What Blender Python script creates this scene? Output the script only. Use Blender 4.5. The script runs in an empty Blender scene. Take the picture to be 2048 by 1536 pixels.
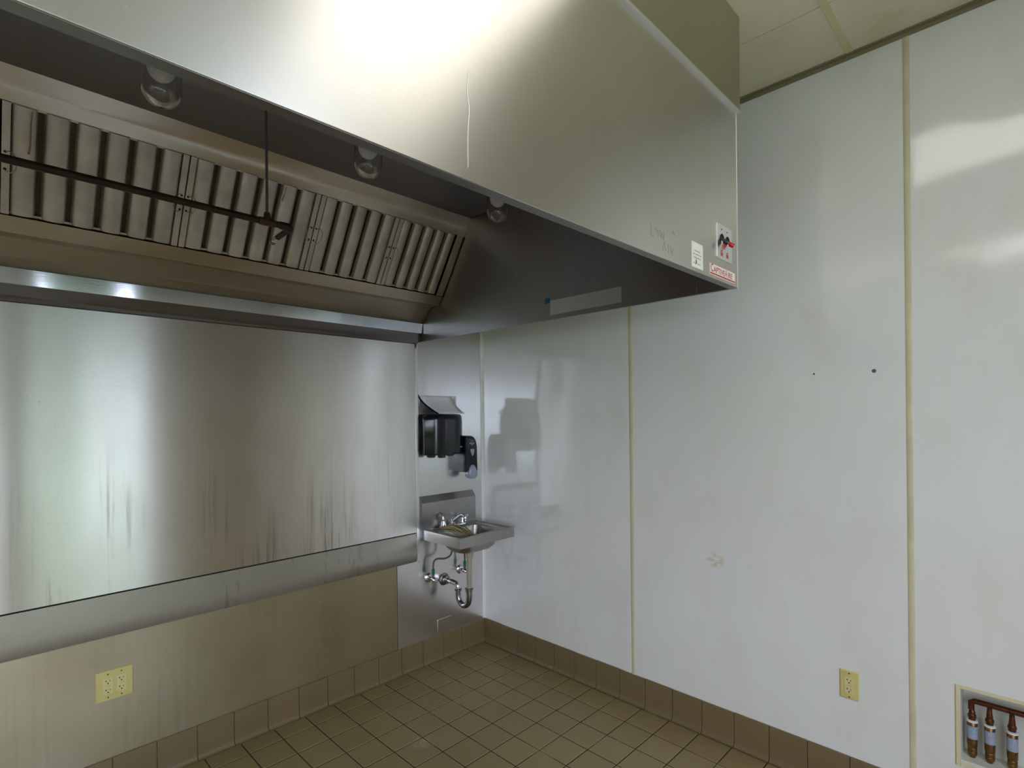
import bpy, bmesh, math, random
from mathutils import Vector, Matrix
random.seed(7)
S = bpy.context.scene
COL = S.collection
PI = math.pi

# ------------------------------------------------------------------ camera
CAM = Vector((-2.5155, -2.7602, 1.56))
F_PX, ROLL, AZ = 1075.0, 0.0105, math.radians(44.5)
fw = Vector((math.cos(AZ), math.sin(AZ), 0)); rt = Vector((math.sin(AZ), -math.cos(AZ), 0)); up = Vector((0, 0, 1))
r2 = rt*math.cos(ROLL) - up*math.sin(ROLL); u2 = rt*math.sin(ROLL) + up*math.cos(ROLL)
cd = bpy.data.cameras.new('camera'); cam = bpy.data.objects.new('camera', cd); COL.objects.link(cam)
cam.matrix_world = Matrix(((r2.x, u2.x, -fw.x, CAM.x), (r2.y, u2.y, -fw.y, CAM.y), (r2.z, u2.z, -fw.z, CAM.z), (0, 0, 0, 1)))
cd.sensor_width = 36; cd.lens = F_PX/2048*36; cd.shift_y = 61/2048; cd.clip_start = .02; cd.clip_end = 200
S.camera = cam

# ------------------------------------------------------------------ light, exposure
S.view_settings.view_transform = 'Standard'; S.view_settings.look = 'None'
S.view_settings.gamma = 1; S.view_settings.use_curve_mapping = False
S.view_settings.exposure = 0.15
W = bpy.data.worlds.new('world'); S.world = W; W.use_nodes = True
bg = W.node_tree.nodes['Background']; bg.inputs[0].default_value = (.72, .80, 1, 1); bg.inputs[1].default_value = 9.0

def lamp(name, loc, rot, sx, sy, power, color):
    d = bpy.data.lights.new(name, 'AREA'); d.shape = 'RECTANGLE'; d.size = sx; d.size_y = sy
    d.energy = power; d.color = color
    o = bpy.data.objects.new(name, d); o.location = loc; o.rotation_euler = rot; COL.objects.link(o); return o

XW, YB, HC = -6.0, -3.9, 3.0          # far wall, back wall, ceiling height
WIN = dict(door=(-2.10, -1.30, 0.10, 2.78), win=(-5.6, -2.45, 0.60, 2.08))
for k, (a, b, c, d) in WIN.items():   # daylight sampling through the glazed openings
    l = lamp('daylight_portal', ((a+b)/2, YB-.07, (c+d)/2), (PI/2, 0, 0), b-a, d-c, 1, (1, 1, 1))
    l.data.cycles.is_portal = True

# ------------------------------------------------------------------ materials
def lin(c):
    return tuple(((x/255)/12.92 if x/255 <= .04045 else ((x/255+.055)/1.055)**2.4) for x in c)
class NT:
    def __init__(s, name):
        s.m = bpy.data.materials.new(name); s.m.use_nodes = True; s.t = s.m.node_tree; s.n = s.t.nodes
        s.b = s.n['Principled BSDF']
        s.tc = s.n.new('ShaderNodeNewGeometry')
    def set(s, **k):
        for a, v in k.items():
            i = s.b.inputs[a.replace('_', ' ')]
            if isinstance(v, (tuple, list)): i.default_value = (*v, 1) if len(v) == 3 else v
            elif isinstance(v, (int, float)): i.default_value = v
            else: s.t.links.new(v, i)
        return s
    def node(s, typ, **k):
        n = s.n.new(typ)
        for a, v in k.items():
            if a.startswith('i_'):
                key = a[2:]; i = n.inputs[int(key)] if key.isdigit() else n.inputs[key.replace('_', ' ')]
                if hasattr(v, 'is_linked') or hasattr(v, 'links'): s.t.links.new(v, i)
                else: i.default_value = v
            else: setattr(n, a, v)
        return n
    def math(s, op, a, b=0.0, clamp=False):
        n = s.n.new('ShaderNodeMath'); n.operation = op; n.use_clamp = clamp
        for i, v in enumerate((a, b)):
            if isinstance(v, (int, float)): n.inputs[i].default_value = v
            else: s.t.links.new(v, n.inputs[i])
        return n.outputs[0]
    def pos(s, scale=(1, 1, 1)):
        n = s.n.new('ShaderNodeVectorMath'); n.operation = 'MULTIPLY'; n.inputs[1].default_value = scale
        s.t.links.new(s.tc.outputs['Position'], n.inputs[0]); return n.outputs[0]
    def xyz(s):
        n = s.n.new('ShaderNodeSeparateXYZ'); s.t.links.new(s.tc.outputs['Position'], n.inputs[0]); return n.outputs
    def noise(s, scale, vec=(1, 1, 1), detail=3, rough=.55):
        n = s.node('ShaderNodeTexNoise', i_Scale=scale, i_Detail=detail, i_Roughness=rough)
        s.t.links.new(s.pos(vec), n.inputs['Vector']); return n.outputs['Fac']
    def ramp(s, f, a, b, lo=0.0, hi=1.0):
        n = s.n.new('ShaderNodeMapRange'); s.t.links.new(f, n.inputs[0]); n.clamp = True
        for i, v in zip((1, 2, 3, 4), (a, b, lo, hi)): n.inputs[i].default_value = v
        return n.outputs[0]
    def mix(s, f, a, b):
        n = s.n.new('ShaderNodeMix'); n.data_type = 'RGBA'
        for i, v in zip((0, 6, 7), (f, a, b)):
            if isinstance(v, (int, float)): n.inputs[i].default_value = v
            elif isinstance(v, tuple): n.inputs[i].default_value = (*v, 1)[:4]
            else: s.t.links.new(v, n.inputs[i])
        return n.outputs[2]
    def bump(s, h, dist, strength=1.0, prev=None):
        n = s.n.new('ShaderNodeBump'); n.inputs['Distance'].default_value = dist; n.inputs['Strength'].default_value = strength
        s.t.links.new(h, n.inputs['Height'])
        if prev is not None: s.t.links.new(prev, n.inputs['Normal'])
        return n.outputs[0]

def simple(name, rgb, rough=.5, metal=0.0, var=.12, sc=25, **k):
    m = NT(name); c = lin(rgb)
    f = m.ramp(m.noise(sc), .3, .7)
    m.set(Base_Color=m.mix(f, tuple(x*(1-var) for x in c), tuple(min(1, x*(1+var)) for x in c)), Roughness=rough, Metallic=metal, **k)
    return m.m

def steel(name, rgb, rough, wav=.004, wsc=1.6, aniso=.85, arot=.25, grime=.25, drips=0.0, dz=(.66, 1.5), vec=(.6, .6, 1), specks=0.0):
    m = NT(name); c = lin(rgb)
    cloud = m.ramp(m.noise(2.4, (1, 1, .7), 5), .35, .7)
    fine = m.noise(60, (1, 1, .08), 3)
    col = m.mix(m.math('MULTIPLY', cloud, grime), c, tuple(a*b for a, b in zip(c, (.74, .69, .58))))
    r = m.math('ADD', rough, m.math('MULTIPLY', m.math('SUBTRACT', cloud, .5), .012))
    r = m.math('ADD', r, m.math('MULTIPLY', m.math('SUBTRACT', fine, .5), .008))
    if drips:
        z = m.xyz()[2]
        d1 = m.ramp(m.noise(52, (1, 1, .03), 4, .7), .50, .64)
        d2 = m.ramp(m.noise(5, (1, 1, .3), 3), .42, .62)
        hi = m.ramp(z, dz[1], dz[0])
        dd = m.math('MULTIPLY', m.math('MULTIPLY', d1, d2), m.math('MULTIPLY', hi, drips))
        sp = m.math('MULTIPLY', m.ramp(m.noise(150, (1, 1, 1), 2), .67, .74), m.ramp(m.noise(3, (1, 1, 1), 2), .45, .65))
        dd = m.math('ADD', dd, m.math('MULTIPLY', sp, drips*.7), True)
        col = m.mix(dd, col, lin((96, 88, 70))); r = m.math('ADD', r, m.math('MULTIPLY', dd, .25), True)
    if specks:
        sp = m.math('MULTIPLY', m.ramp(m.noise(190, (1, 1, 1), 1), .73, .77), m.ramp(m.noise(2.5, (1, 1, 1), 2), .5, .6))
        sp = m.math('MULTIPLY', sp, specks)
        col = m.mix(sp, col, lin((225, 222, 205))); r = m.math('ADD', r, m.math('MULTIPLY', sp, .3), True)
    m.set(Base_Color=col, Roughness=r, Metallic=1.0, Anisotropic=aniso, Anisotropic_Rotation=arot)
    t = m.node('ShaderNodeTangent', direction_type='RADIAL', axis='Z'); m.t.links.new(t.outputs[0], m.b.inputs['Tangent'])
    b = m.bump(m.noise(wsc, vec, 1, .4), 1.0, wav)
    b = m.bump(m.noise(220, (.04, .04, 1), 2), .0006, .12, b)
    m.set(Normal=b)
    return m.m

M = {}
M['panel'] = steel('brushed_steel_panel', (238, 235, 230), .292, aniso=.96, wav=.020, wsc=1.3, grime=.35, drips=.6, vec=(1.2, 1.2, .35))
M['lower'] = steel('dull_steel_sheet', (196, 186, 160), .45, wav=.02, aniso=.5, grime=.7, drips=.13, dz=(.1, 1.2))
M['corner'] = steel('corner_steel_sheet', (236, 235, 236), .22, aniso=.5, wav=.004, grime=.35)
M['hood'] = steel('hood_steel', (212, 210, 204), .31, wav=.03, wsc=1.1, aniso=.6, grime=.3, specks=.8, vec=(.8, .8, .5))
M['enclosure'] = steel('enclosure_steel', (192, 188, 166), .38, wav=.01, aniso=.5, grime=.3, specks=.5)
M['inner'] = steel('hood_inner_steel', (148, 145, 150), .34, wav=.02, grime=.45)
M['lipsteel'] = steel('shaded_lip_steel', (146, 144, 142), .42, wav=.0, aniso=.3, grime=.5)  # hood steel with the underside's shade put into its colour
M['band'] = steel('hood_back_steel', (194, 182, 166), .33, wav=.03, grime=.3)
M['bright'] = steel('bright_steel', (215, 217, 220), .12, wav=.01, grime=.15)
M['trimsteel'] = steel('steel_trim', (238, 238, 238), .30, wav=.01, grime=.1)
M['sink'] = steel('sink_steel', (178, 176, 172), .31, wav=.0, grime=.2, aniso=.3)
M['baffle'] = simple('aluminium_baffle', (190, 178, 170), .48, .75, .18, 9)
M['bafdark'] = simple('dark_baffle_channel', (92, 78, 56), .6, .4, .3, 14)  # darker brown than the baffles in front
M['chrome'] = simple('chrome', (225, 225, 228), .08, 1.0, .02)
M['dchrome'] = simple('tarnished_chrome', (150, 146, 140), .22, 1.0, .2, 40)
M['black'] = simple('gloss_black_plastic', (22, 23, 28), .16, 0, .1, 10)
M['dark'] = simple('dark_iron', (52, 38, 32), .6, .5, .35, 30)
M['rust'] = simple('rusty_fitting', (82, 52, 32), .75, .3, .35, 60)
M['rod'] = simple('grey_rod', (104, 104, 102), .5, .6, .1)
M['gap'] = simple('dark_gap', (22, 19, 15), .9, 0, .1)
M['seal'] = simple('brown_sealant', (84, 60, 36), .7, 0, .35, 60)
M['ivory'] = simple('ivory_plastic', (205, 190, 120), .38, 0, .05, 20)
M['ivory2'] = simple('ivory_receptacle', (212, 200, 140), .32, 0, .04, 20)
M['cream'] = simple('cream_moulding', (205, 196, 160), .4, 0, .08, 8)
M['whitetrim'] = simple('white_moulding', (240, 238, 230), .35, 0, .05, 8)
M['white'] = simple('white_paper', (222, 222, 220), .8, 0, .03, 30)
M['label'] = simple('label_white', (235, 232, 215), .5, 0, .02)
M['red'] = simple('red_ink', (186, 46, 44), .5, 0, .05)
M['pink'] = simple('pink_ink', (214, 150, 142), .5, 0, .05)
M['ink'] = simple('grey_ink', (120, 122, 118), .7, 0, .05)
M['pencil'] = simple('pencil_mark', (142, 140, 128), .5, .6, .05)
M['redplastic'] = simple('red_plastic', (200, 24, 20), .3, 0, .05)
M['greenblack'] = simple('black_green_plastic', (20, 34, 32), .3, 0, .05)
M['green'] = simple('green_tape', (22, 110, 48), .5, 0, .2, 80)
M['hose'] = simple('grey_braided_hose', (92, 90, 80), .5, .5, .2, 200)
M['pvc'] = simple('pale_drain_tube', (160, 152, 132), .4, .1, .08, 20)
M['straw'] = simple('straw_fibre', (168, 154, 114), .9, 0, .5, 260)
M['straw2'] = simple('brown_fibre', (96, 82, 54), .95, 0, .4, 260)
M['brownred'] = simple('reddish_handle', (120, 84, 74), .6, 0, .1)
M['copper'] = simple('tarnished_copper', (104, 62, 38), .38, .8, .35, 60)
M['brass'] = simple('aged_brass', (128, 98, 58), .35, .85, .25, 60)
M['blabel'] = simple('blue_grey_label', (150, 156, 176), .5, 0, .12, 120)
M['boxframe'] = simple('yellowed_frame', (214, 202, 158), .5, 0, .05, 10)
M['boxin'] = simple('box_interior', (206, 204, 192), .6, 0, .06, 10)
M['hole'] = simple('dark_plug', (90, 90, 86), .6, 0, .1)
M['greystrip'] = steel('pale_zinc_strip', (196, 198, 200), .42, wav=.0, grime=.4, drips=.0)
M['blue'] = simple('blue_tag', (26, 84, 128), .5, 0, .15, 200)
M['bulb'] = simple('frosted_bulb', (240, 236, 226), .35, 0, .02)
M['amber'] = simple('amber_grease', (150, 112, 46), .3, 0, .2, 90)
M['wood'] = simple('painted_frame', (180, 182, 180), .5, 0, .05)
M['tee'] = simple('ceiling_tee', (218, 208, 160), .5, 0, .06, 12)
M['angle'] = simple('wall_angle', (140, 130, 98), .5, 0, .06, 12)
M['grey_clear'] = simple('smoky_lever', (150, 158, 172), .12, 0, .05)
M['grasslawn'] = simple('grass', (92, 124, 62), .9, 0, .3, 3)
M['hedge_screen'] = simple('hedge_screen_leaves', (140, 150, 128), .8, 0, .25, 5)
M['paving'] = simple('paving', (170, 176, 190), .9, 0, .1, 3)

def glass(name, rough=0.02, tint=(1, 1, 1)):
    m = bpy.data.materials.new(name); m.use_nodes = True; t = m.node_tree
    b = t.nodes['Principled BSDF']; b.inputs['Base Color'].default_value = (*tint, 1)
    b.inputs['Roughness'].default_value = rough; b.inputs['IOR'].default_value = 1.47; b.inputs['Transmission Weight'].default_value = 1
    return m
M['glass'] = glass('jar_glass', .02, (.94, .94, .93))
def pane(name):
    m = bpy.data.materials.new(name); m.use_nodes = True; t = m.node_tree; n = t.nodes
    n.remove(n['Principled BSDF']); o = n['Material Output']
    a = n.new('ShaderNodeBsdfTransparent'); g = n.new('ShaderNodeBsdfGlossy'); g.inputs['Roughness'].default_value = .02
    x = n.new('ShaderNodeMixShader'); x.inputs[0].default_value = .07
    t.links.new(a.outputs[0], x.inputs[1]); t.links.new(g.outputs[0], x.inputs[2]); t.links.new(x.outputs[0], o.inputs[0]); return m
M['pane'] = pane('window_pane')

def m_perf():
    m = NT('perforated_steel'); x = m.xyz(); c = lin((208, 203, 190)); p = .0042
    col = []
    for off in (0, .5):
        a = m.math('SUBTRACT', m.math('FRACT', m.math('ADD', m.math('DIVIDE', x[0], p), off)), .5)
        b = m.math('SUBTRACT', m.math('FRACT', m.math('ADD', m.math('DIVIDE', x[2], p*1.5), off)), .5)
        b = m.math('MULTIPLY', b, 1.5)
        d = m.math('SQRT', m.math('ADD', m.math('MULTIPLY', a, a), m.math('MULTIPLY', b, b)))
        col.append(d)
    d = m.math('MINIMUM', col[0], col[1])
    hole = m.ramp(d, .26, .32, 1, 0)
    st = m.math('MULTIPLY', m.ramp(m.noise(16, (1, 1, .15), 4, .7), .55, .68), m.ramp(m.noise(2.2, (1, 1, .4), 2), .5, .6))
    base = m.mix(m.math('MULTIPLY', st, .6), c, lin((104, 96, 84)))
    m.set(Base_Color=m.mix(m.math('MULTIPLY', hole, .8), base, lin((60, 56, 46))), Metallic=m.math('SUBTRACT', 1.0, hole), Roughness=m.math('ADD', .33, m.math('MULTIPLY', hole, .4)), Normal=m.bump(m.math('SUBTRACT', 1.0, hole), .001, .5))
    return m.m
M['perf'] = m_perf()
def m_frp():
    m = NT('white_wall_panel'); x = m.xyz(); c = lin((232, 231, 226))
    f = m.ramp(m.noise(1.1, (1, 1, 1), 4), .35, .7)
    col = m.mix(m.math('MULTIPLY', f, .5), c, lin((222, 220, 208)))
    low = m.math('MULTIPLY', m.ramp(m.noise(6, (1, 1, .5), 4), .5, .75), .35)
    col = m.mix(low, col, lin((214, 210, 188)))
    # yellowish scuff left at hand height
    dy = m.math('DIVIDE', m.math('ADD', x[1], 1.643), .045); dz = m.math('DIVIDE', m.math('SUBTRACT', x[2], .852), .04)
    r = m.math('ADD', m.math('MULTIPLY', dy, dy), m.math('MULTIPLY', dz, dz))
    sc = m.math('MULTIPLY', m.ramp(r, 1.4, .1), m.ramp(m.noise(30, (1, 1, 1.6), 4), .40, .62))
    col = m.mix(m.math('MULTIPLY', sc, .7), col, lin((196, 182, 134)))
    b = m.bump(m.noise(1.3, (1, 1, .5), 2), 1.0, .03); b = m.bump(m.noise(60, (1, 1, 1), 2), .0006, .12, b)
    m.set(Base_Color=col, Roughness=m.ramp(m.noise(9, (1, 1, 1), 3),   .3, .7, .07, .11), Normal=b, Specular_IOR_Level=.5, IOR=1.8)
    return m.m
M['frp'] = m_frp()
def m_tile(name, rgb, off, py, var=.10):
    m = NT(name); x = m.xyz(); c = lin(rgb)
    ax = m.math('FLOOR', m.math('DIVIDE', m.math('ADD', x[0], .972), .1575))
    ay = m.math('FLOOR', m.math('DIVIDE', m.math('ADD', x[1], .770), .159))
    v = m.node('ShaderNodeCombineXYZ'); m.t.links.new(ax, v.inputs[0]); m.t.links.new(ay, v.inputs[1])
    w = m.node('ShaderNodeTexWhiteNoise'); m.t.links.new(v.outputs[0], w.inputs['Vector'])
    cl = m.ramp(m.noise(3.5, (1, 1, 1), 5, .65), .3, .75)
    k = m.math('ADD', m.math('MULTIPLY', w.outputs['Value'], .5), m.math('MULTIPLY', cl, .5))
    col = m.mix(k, tuple(a*(1-var) for a in c), tuple(a*(1+var) for a in c))
    g = m.math('MULTIPLY', m.ramp(m.noise(120, (1, 1, 1), 2), .45, .75), .15)
    col = m.mix(g, col, tuple(a*.6 for a in c))
    # pale smear on the floor
    dx = m.math('DIVIDE', m.math('ADD', x[0], 1.0), .05); dy = m.math('DIVIDE', m.math('ADD', x[1], .645), .05)
    r = m.math('ADD', m.math('MULTIPLY', dx, dx), m.math('MULTIPLY', dy, dy))
    sm = m.math('MULTIPLY', m.ramp(r, 1.2, .0), m.ramp(m.noise(30, (1, 1, 1), 4), .40, .62))
    col = m.mix(m.math('MULTIPLY', sm, .6), col, lin((190, 182, 160)))
    m.set(Base_Color=col, Roughness=m.ramp(m.noise(12, (1, 1, 1), 3), .3, .7, .34, .5), Normal=m.bump(m.noise(90, (1, 1, 1), 3), .0008, .2))
    return m.m
M['tile'] = m_tile('quarry_tile', (144, 126, 86), 0, 0)
M['cove'] = m_tile('cove_base_tile', (114, 97, 66), 0, 0, .08)
def m_grout():
    m = NT('dark_grout'); f = m.ramp(m.noise(5, (1, 1, 1), 4), .54, .66)
    m.set(Base_Color=m.mix(m.math('MULTIPLY', f, .6), lin((68, 52, 34)), lin((138, 122, 94))), Roughness=.9); return m.m
M['grout'] = m_grout()
def m_ceil():
    m = NT('yellowed_ceiling_tile'); f = m.ramp(m.noise(2.2, (1, 1, 1), 5, .6), .35, .75)
    s = m.math('MULTIPLY', m.ramp(m.noise(5, (1, 1, 1), 4), .55, .75), .5)
    col = m.mix(f, lin((234, 226, 200)), lin((224, 214, 178))); col = m.mix(s, col, lin((206, 192, 136)))
    m.set(Base_Color=col, Roughness=.6); return m.m
M['ceil'] = m_ceil()
def m_emit(name, col, st):
    m = NT(name); m.set(Base_Color=(.9, .9, .9), Emission_Color=col, Emission_Strength=st); return m.m
M['lens'] = m_emit('lit_diffuser', (1, .955, .87), 2.45)
M['backwall'] = simple('painted_back_wall', (226, 225, 222), .5, 0, .04, 3)

# ------------------------------------------------------------------ mesh builder
class MB:
    def __init__(s): s.v = []; s.f = []; s.mi = []; s.sm = []
    def add(s, vs, fs, mi=0, smooth=True):
        o = len(s.v); s.v += [Vector(v) for v in vs]
        for f in fs: s.f.append([i+o for i in f]); s.mi.append(mi)
        return s
    def box(s, a, b, mi=0):
        x0, x1 = sorted((a[0], b[0])); y0, y1 = sorted((a[1], b[1])); z0, z1 = sorted((a[2], b[2]))
        vs = [(x, y, z) for z in (z0, z1) for y in (y0, y1) for x in (x0, x1)]
        return s.add(vs, [(0, 2, 3, 1), (4, 5, 7, 6), (0, 1, 5, 4), (2, 6, 7, 3), (0, 4, 6, 2), (1, 3, 7, 5)], mi)
    def extr(s, pts, fn, a, b, mi=0):
        """closed 2-D outline pts, fn(p, t) -> 3-D, between t=a and t=b"""
        n = len(pts); vs = [fn(p, a) for p in pts] + [fn(p, b) for p in pts]
        fs = [(i, (i+1) % n, n+(i+1) % n, n+i) for i in range(n)] + [tuple(range(n))[::-1], tuple(range(n, 2*n))]
        return s.add(vs, fs, mi)
    def loft(s, rings, cap0=True, cap1=True, mi=0):
        n = len(rings[0]); vs = [p for r in rings for p in r]; fs = []
        for k in range(len(rings)-1):
            for i in range(n):
                j = (i+1) % n; fs.append((k*n+i, k*n+j, (k+1)*n+j, (k+1)*n+i))
        if cap0: fs.append(tuple(range(n))[::-1])
        if cap1: fs.append(tuple(range((len(rings)-1)*n, len(rings)*n)))
        return s.add(vs, fs, mi)
    def tube(s, path, r, seg=12, mi=0, smooth=0):
        P = [Vector(p) for p in path]
        R = list(r) if isinstance(r, (list, tuple)) else [r]*len(P)
        if smooth:
            Q = []; RR = []
            for i in range(len(P)-1):
                p0, p1, p2, p3 = P[max(i-1, 0)], P[i], P[i+1], P[min(i+2, len(P)-1)]
                for k in range(smooth):
                    t = k/smooth
                    Q.append(.5*((2*p1)+(-p0+p2)*t+(2*p0-5*p1+4*p2-p3)*t*t+(-p0+3*p1-3*p2+p3)*t**3)); RR.append(R[i]*(1-t)+R[i+1]*t)
            Q.append(P[-1]); RR.append(R[-1]); P, R = Q, RR
        rings = []; N = None
        for i, p in enumerate(P):
            T = (P[min(i+1, len(P)-1)] - P[max(i-1, 0)]).normalized()
            if N is None:
                N = T.orthogonal().normalized()
            N = (N - T*N.dot(T)).normalized(); B = T.cross(N)
            rings.append([p + (N*math.cos(2*PI*k/seg)+B*math.sin(2*PI*k/seg))*R[i] for k in range(seg)])
        return s.loft(rings, mi=mi)
    def lathe(s, prof, origin, axis=(0, 0, 1), seg=28, mi=0, cap0=True, cap1=True):
        """prof: list of (radius, height along axis)"""
        A = Vector(axis).normalized(); N = A.orthogonal().normalized(); B = A.cross(N); O = Vector(origin)
        return s.loft([[O + A*h + (N*math.cos(2*PI*k/seg)+B*math.sin(2*PI*k/seg))*max(r, 1e-5) for k in range(seg)] for r, h in prof], cap0, cap1, mi)
    def build(s, name, mats, parent=None, bevel=0, sharp=32, seg=2, label=None, solid=0):
        off = Vector(parent['_o']) if parent is not None and '_o' in parent else Vector((0, 0, 0))
        me = bpy.data.meshes.new(name); me.from_pydata([tuple(v-off) for v in s.v], [], s.f)
        mats = mats if isinstance(mats, (list, tuple)) else [mats]
        for m in mats: me.materials.append(M[m] if isinstance(m, str) else m)
        me.polygons.foreach_set('material_index', s.mi)
        bm = bmesh.new(); bm.from_mesh(me)
        bmesh.ops.recalc_face_normals(bm, faces=bm.faces[:])
        for f in bm.faces: f.smooth = True
        for e in bm.edges:
            if len(e.link_faces) == 2 and e.calc_face_angle(0) > math.radians(sharp): e.smooth = False
        bm.to_mesh(me); bm.free()
        o = bpy.data.objects.new(name, me); COL.objects.link(o)
        if solid:
            q = o.modifiers.new('solid', 'SOLIDIFY'); q.thickness = solid; q.offset = -1
        if bevel:
            q = o.modifiers.new('bevel', 'BEVEL'); q.width = bevel; q.segments = seg; q.limit_method = 'ANGLE'; q.angle_limit = math.radians(40)
        if parent is not None:
            o.parent = parent
            o['_o'] = tuple(off)
        if label: o['label'] = label
        return o
def thing(name, loc, label, cat, group=None):
    o = bpy.data.objects.new(name, None); o.empty_display_size = .05; o.location = loc; COL.objects.link(o)
    o['_o'] = tuple(loc); tag(o, label, cat, group); return o
def tag(o, label, cat, group=None):
    o['label'] = label; o['category'] = cat
    if group: o['group'] = group
    return o
def struct(o): o['kind'] = 'structure'; return o
def rrect(cx, cy, hx, hy, r, n=6):
    out = []
    for (sx, sy, a0) in ((1, 1, 0), (-1, 1, 90), (-1, -1, 180), (1, -1, 270)):
        for k in range(n+1):
            a = math.radians(a0 + 90*k/n); out.append((cx+sx*(hx-r)+r*math.cos(a), cy+sy*(hy-r)+r*math.sin(a)))
    return out
def text(s, size, mat, place, name, parent, depth=.0004, sx=1.0, shear=0.0, bold=0.0, label=None):
    """lettering laid on a surface; place(u, v, w) -> world point, w out of the surface"""
    c = bpy.data.curves.new(name, 'FONT'); c.body = s; c.size = size; c.shear = shear; c.offset = bold; c.resolution_u = 3
    o = bpy.data.objects.new(name, c); COL.objects.link(o)
    bpy.context.view_layer.update()
    me = bpy.data.meshes.new_from_object(o.evaluated_get(bpy.context.evaluated_depsgraph_get()))
    bpy.data.objects.remove(o); bpy.data.curves.remove(c)
    b = MB(); b.add([place(v.co.x*sx, v.co.y, depth) for v in me.vertices], [tuple(p.vertices) for p in me.polygons]); bpy.data.meshes.remove(me)
    return b.build(name, mat, parent, label=label)

# ------------------------------------------------------------------ room shell
b = MB(); gx, gy = .1575, .159
b.box((XW, YB, -.05), (.0, 0, -.0018), 1)
g = .0028
nx0 = int(math.floor((XW+.972)/gx)); ny0 = int(math.floor((YB+.77)/gy))
for i in range(nx0, 8):
    for j in range(ny0, 6):
        x0, x1 = -.972+i*gx+g, -.972+(i+1)*gx-g; y0, y1 = -.77+j*gy+g, -.77+(j+1)*gy-g
        x0, x1 = max(x0, XW), min(x1, -.001); y0, y1 = max(y0, YB), min(y1, -.001)
        if x1-x0 < .01 or y1-y0 < .01: continue
        e = .0018; z = random.uniform(-.0002, .0002)
        b.add([(x0, y0, -.002), (x1, y0, -.002), (x1, y1, -.002), (x0, y1, -.002), (x0+e, y0+e, z), (x1-e, y0+e, z), (x1-e, y1-e, z), (x0+e, y1-e, z)],
              [(4, 5, 6, 7), (0, 1, 5, 4), (1, 2, 6, 5), (2, 3, 7, 6), (3, 0, 4, 7)])
struct(b.build('floor', ['tile', 'grout']))

# stainless wall behind the cooking line: two thin sheets on the wall core, a joint at x=-.705
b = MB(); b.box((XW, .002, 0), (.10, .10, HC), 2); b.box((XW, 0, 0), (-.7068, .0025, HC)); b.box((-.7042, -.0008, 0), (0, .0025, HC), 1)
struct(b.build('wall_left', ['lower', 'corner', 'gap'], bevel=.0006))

# white panelled wall with the plumbing recess cut into it
b = MB(); BX = (-2.90, -2.545, .285, .553)     # recess y0,y1,z0,z1
def wallx(b, y0, y1, holes, mi=0, x=0.0, t=.12):
    if not holes: return b.box((x, y0, 0), (x+t, y1, HC), mi)
    h = holes[0]; b.box((x, y0, 0), (x+t, h[0], HC), mi); b.box((x, h[1], 0), (x+t, y1, HC), mi)
    b.box((x, h[0], 0), (x+t, h[1], h[2]), mi); b.box((x, h[0], h[3]), (x+t, h[1], HC), mi)
wallx(b, YB, 0, [BX]); struct(b.build('wall_right', 'frp'))
def wally(b, x0, x1, holes, y, t=-.14, mi=0):
    x = x0
    for h in sorted(holes):
        b.box((x, y, 0), (h[0], y+t, HC), mi); b.box((h[0], y, 0), (h[1], y+t, h[2]), mi); b.box((h[0], y, h[3]), (h[1], y+t, HC), mi); x = h[1]
    b.box((x, y, 0), (x1, y+t, HC), mi)
b = MB(); wally(b, XW, .1, list(WIN.values()), YB); struct(b.build('wall_back', 'backwall'))
b = MB(); b.box((XW-.1, YB-.14, 0), (XW, .1, HC)); struct(b.build('wall_far', 'backwall'))
# glazed door and window behind the camera, seen only as reflections
def frame(name, r, bars, fr=.05):
    x0, x1, z0, z1 = r; b = MB(); y = YB-.03
    b.box((x0, y, z0), (x0+fr, y-.06, z1)); b.box((x1-fr, y, z0), (x1, y-.06, z1)); b.box((x0+fr, y, z0), (x1-fr, y-.06, z0+fr)); b.box((x0+fr, y, z1-fr), (x1-fr, y-.06, z1))
    for bx in bars: b.box((bx-.02, y, z0+fr), (bx+.02, y-.06, z1-fr))
    o = struct(b.build(name, 'wood')); p = MB(); p.box((x0+fr, y-.028, z0+fr), (x1-fr, y-.032, z1-fr)); p.build('glass_pane', 'pane', o); return o
frame('door_1', WIN['door'], []); frame('window_1', WIN['win'], [-4.55, -3.5])
b = MB(); b.box((-16, -5.6, -.12), (8, YB-.14, -.02)); b.box((-16, YB-.13, -.12), (XW-.145, 6, -.02)); struct(b.build('trim_sidewalk', 'paving'))
hb = MB(); hr = random.Random(4); nx, nz = 46, 30  # unseen leafy block, added and shaped to dim the door's mirrored view
gv = [(-1.86+.62*i/nx, -5.35-.25*(j/nz)+hr.uniform(-.06, .06), +.9+2.6*j/nz) for j in range(nz+1) for i in range(nx+1)]
gb = [(v[0], -6.1, v[2]) for v in gv]; n1 = len(gv)
hb.add(gv+gb, [(j*(nx+1)+i, j*(nx+1)+i+1, (j+1)*(nx+1)+i+1, (j+1)*(nx+1)+i) for j in range(nz) for i in range(nx)] + [(n1, n1+nx, n1+nz*(nx+1)+nx, n1+nz*(nx+1)), (0, n1, n1+nz*(nx+1), nz*(nx+1)), (nx, n1+nx, n1+nz*(nx+1)+nx, nz*(nx+1)+nx), (nz*(nx+1), nz*(nx+1)+nx, n1+nz*(nx+1)+nx, n1+nz*(nx+1))])
tag(hb.build('hedge_screen', 'hedge_screen', sharp=10), 'unseen pale green screen for the reflected greenery, added outside the glazed door to dim the sky', 'hedge_screen')
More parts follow.
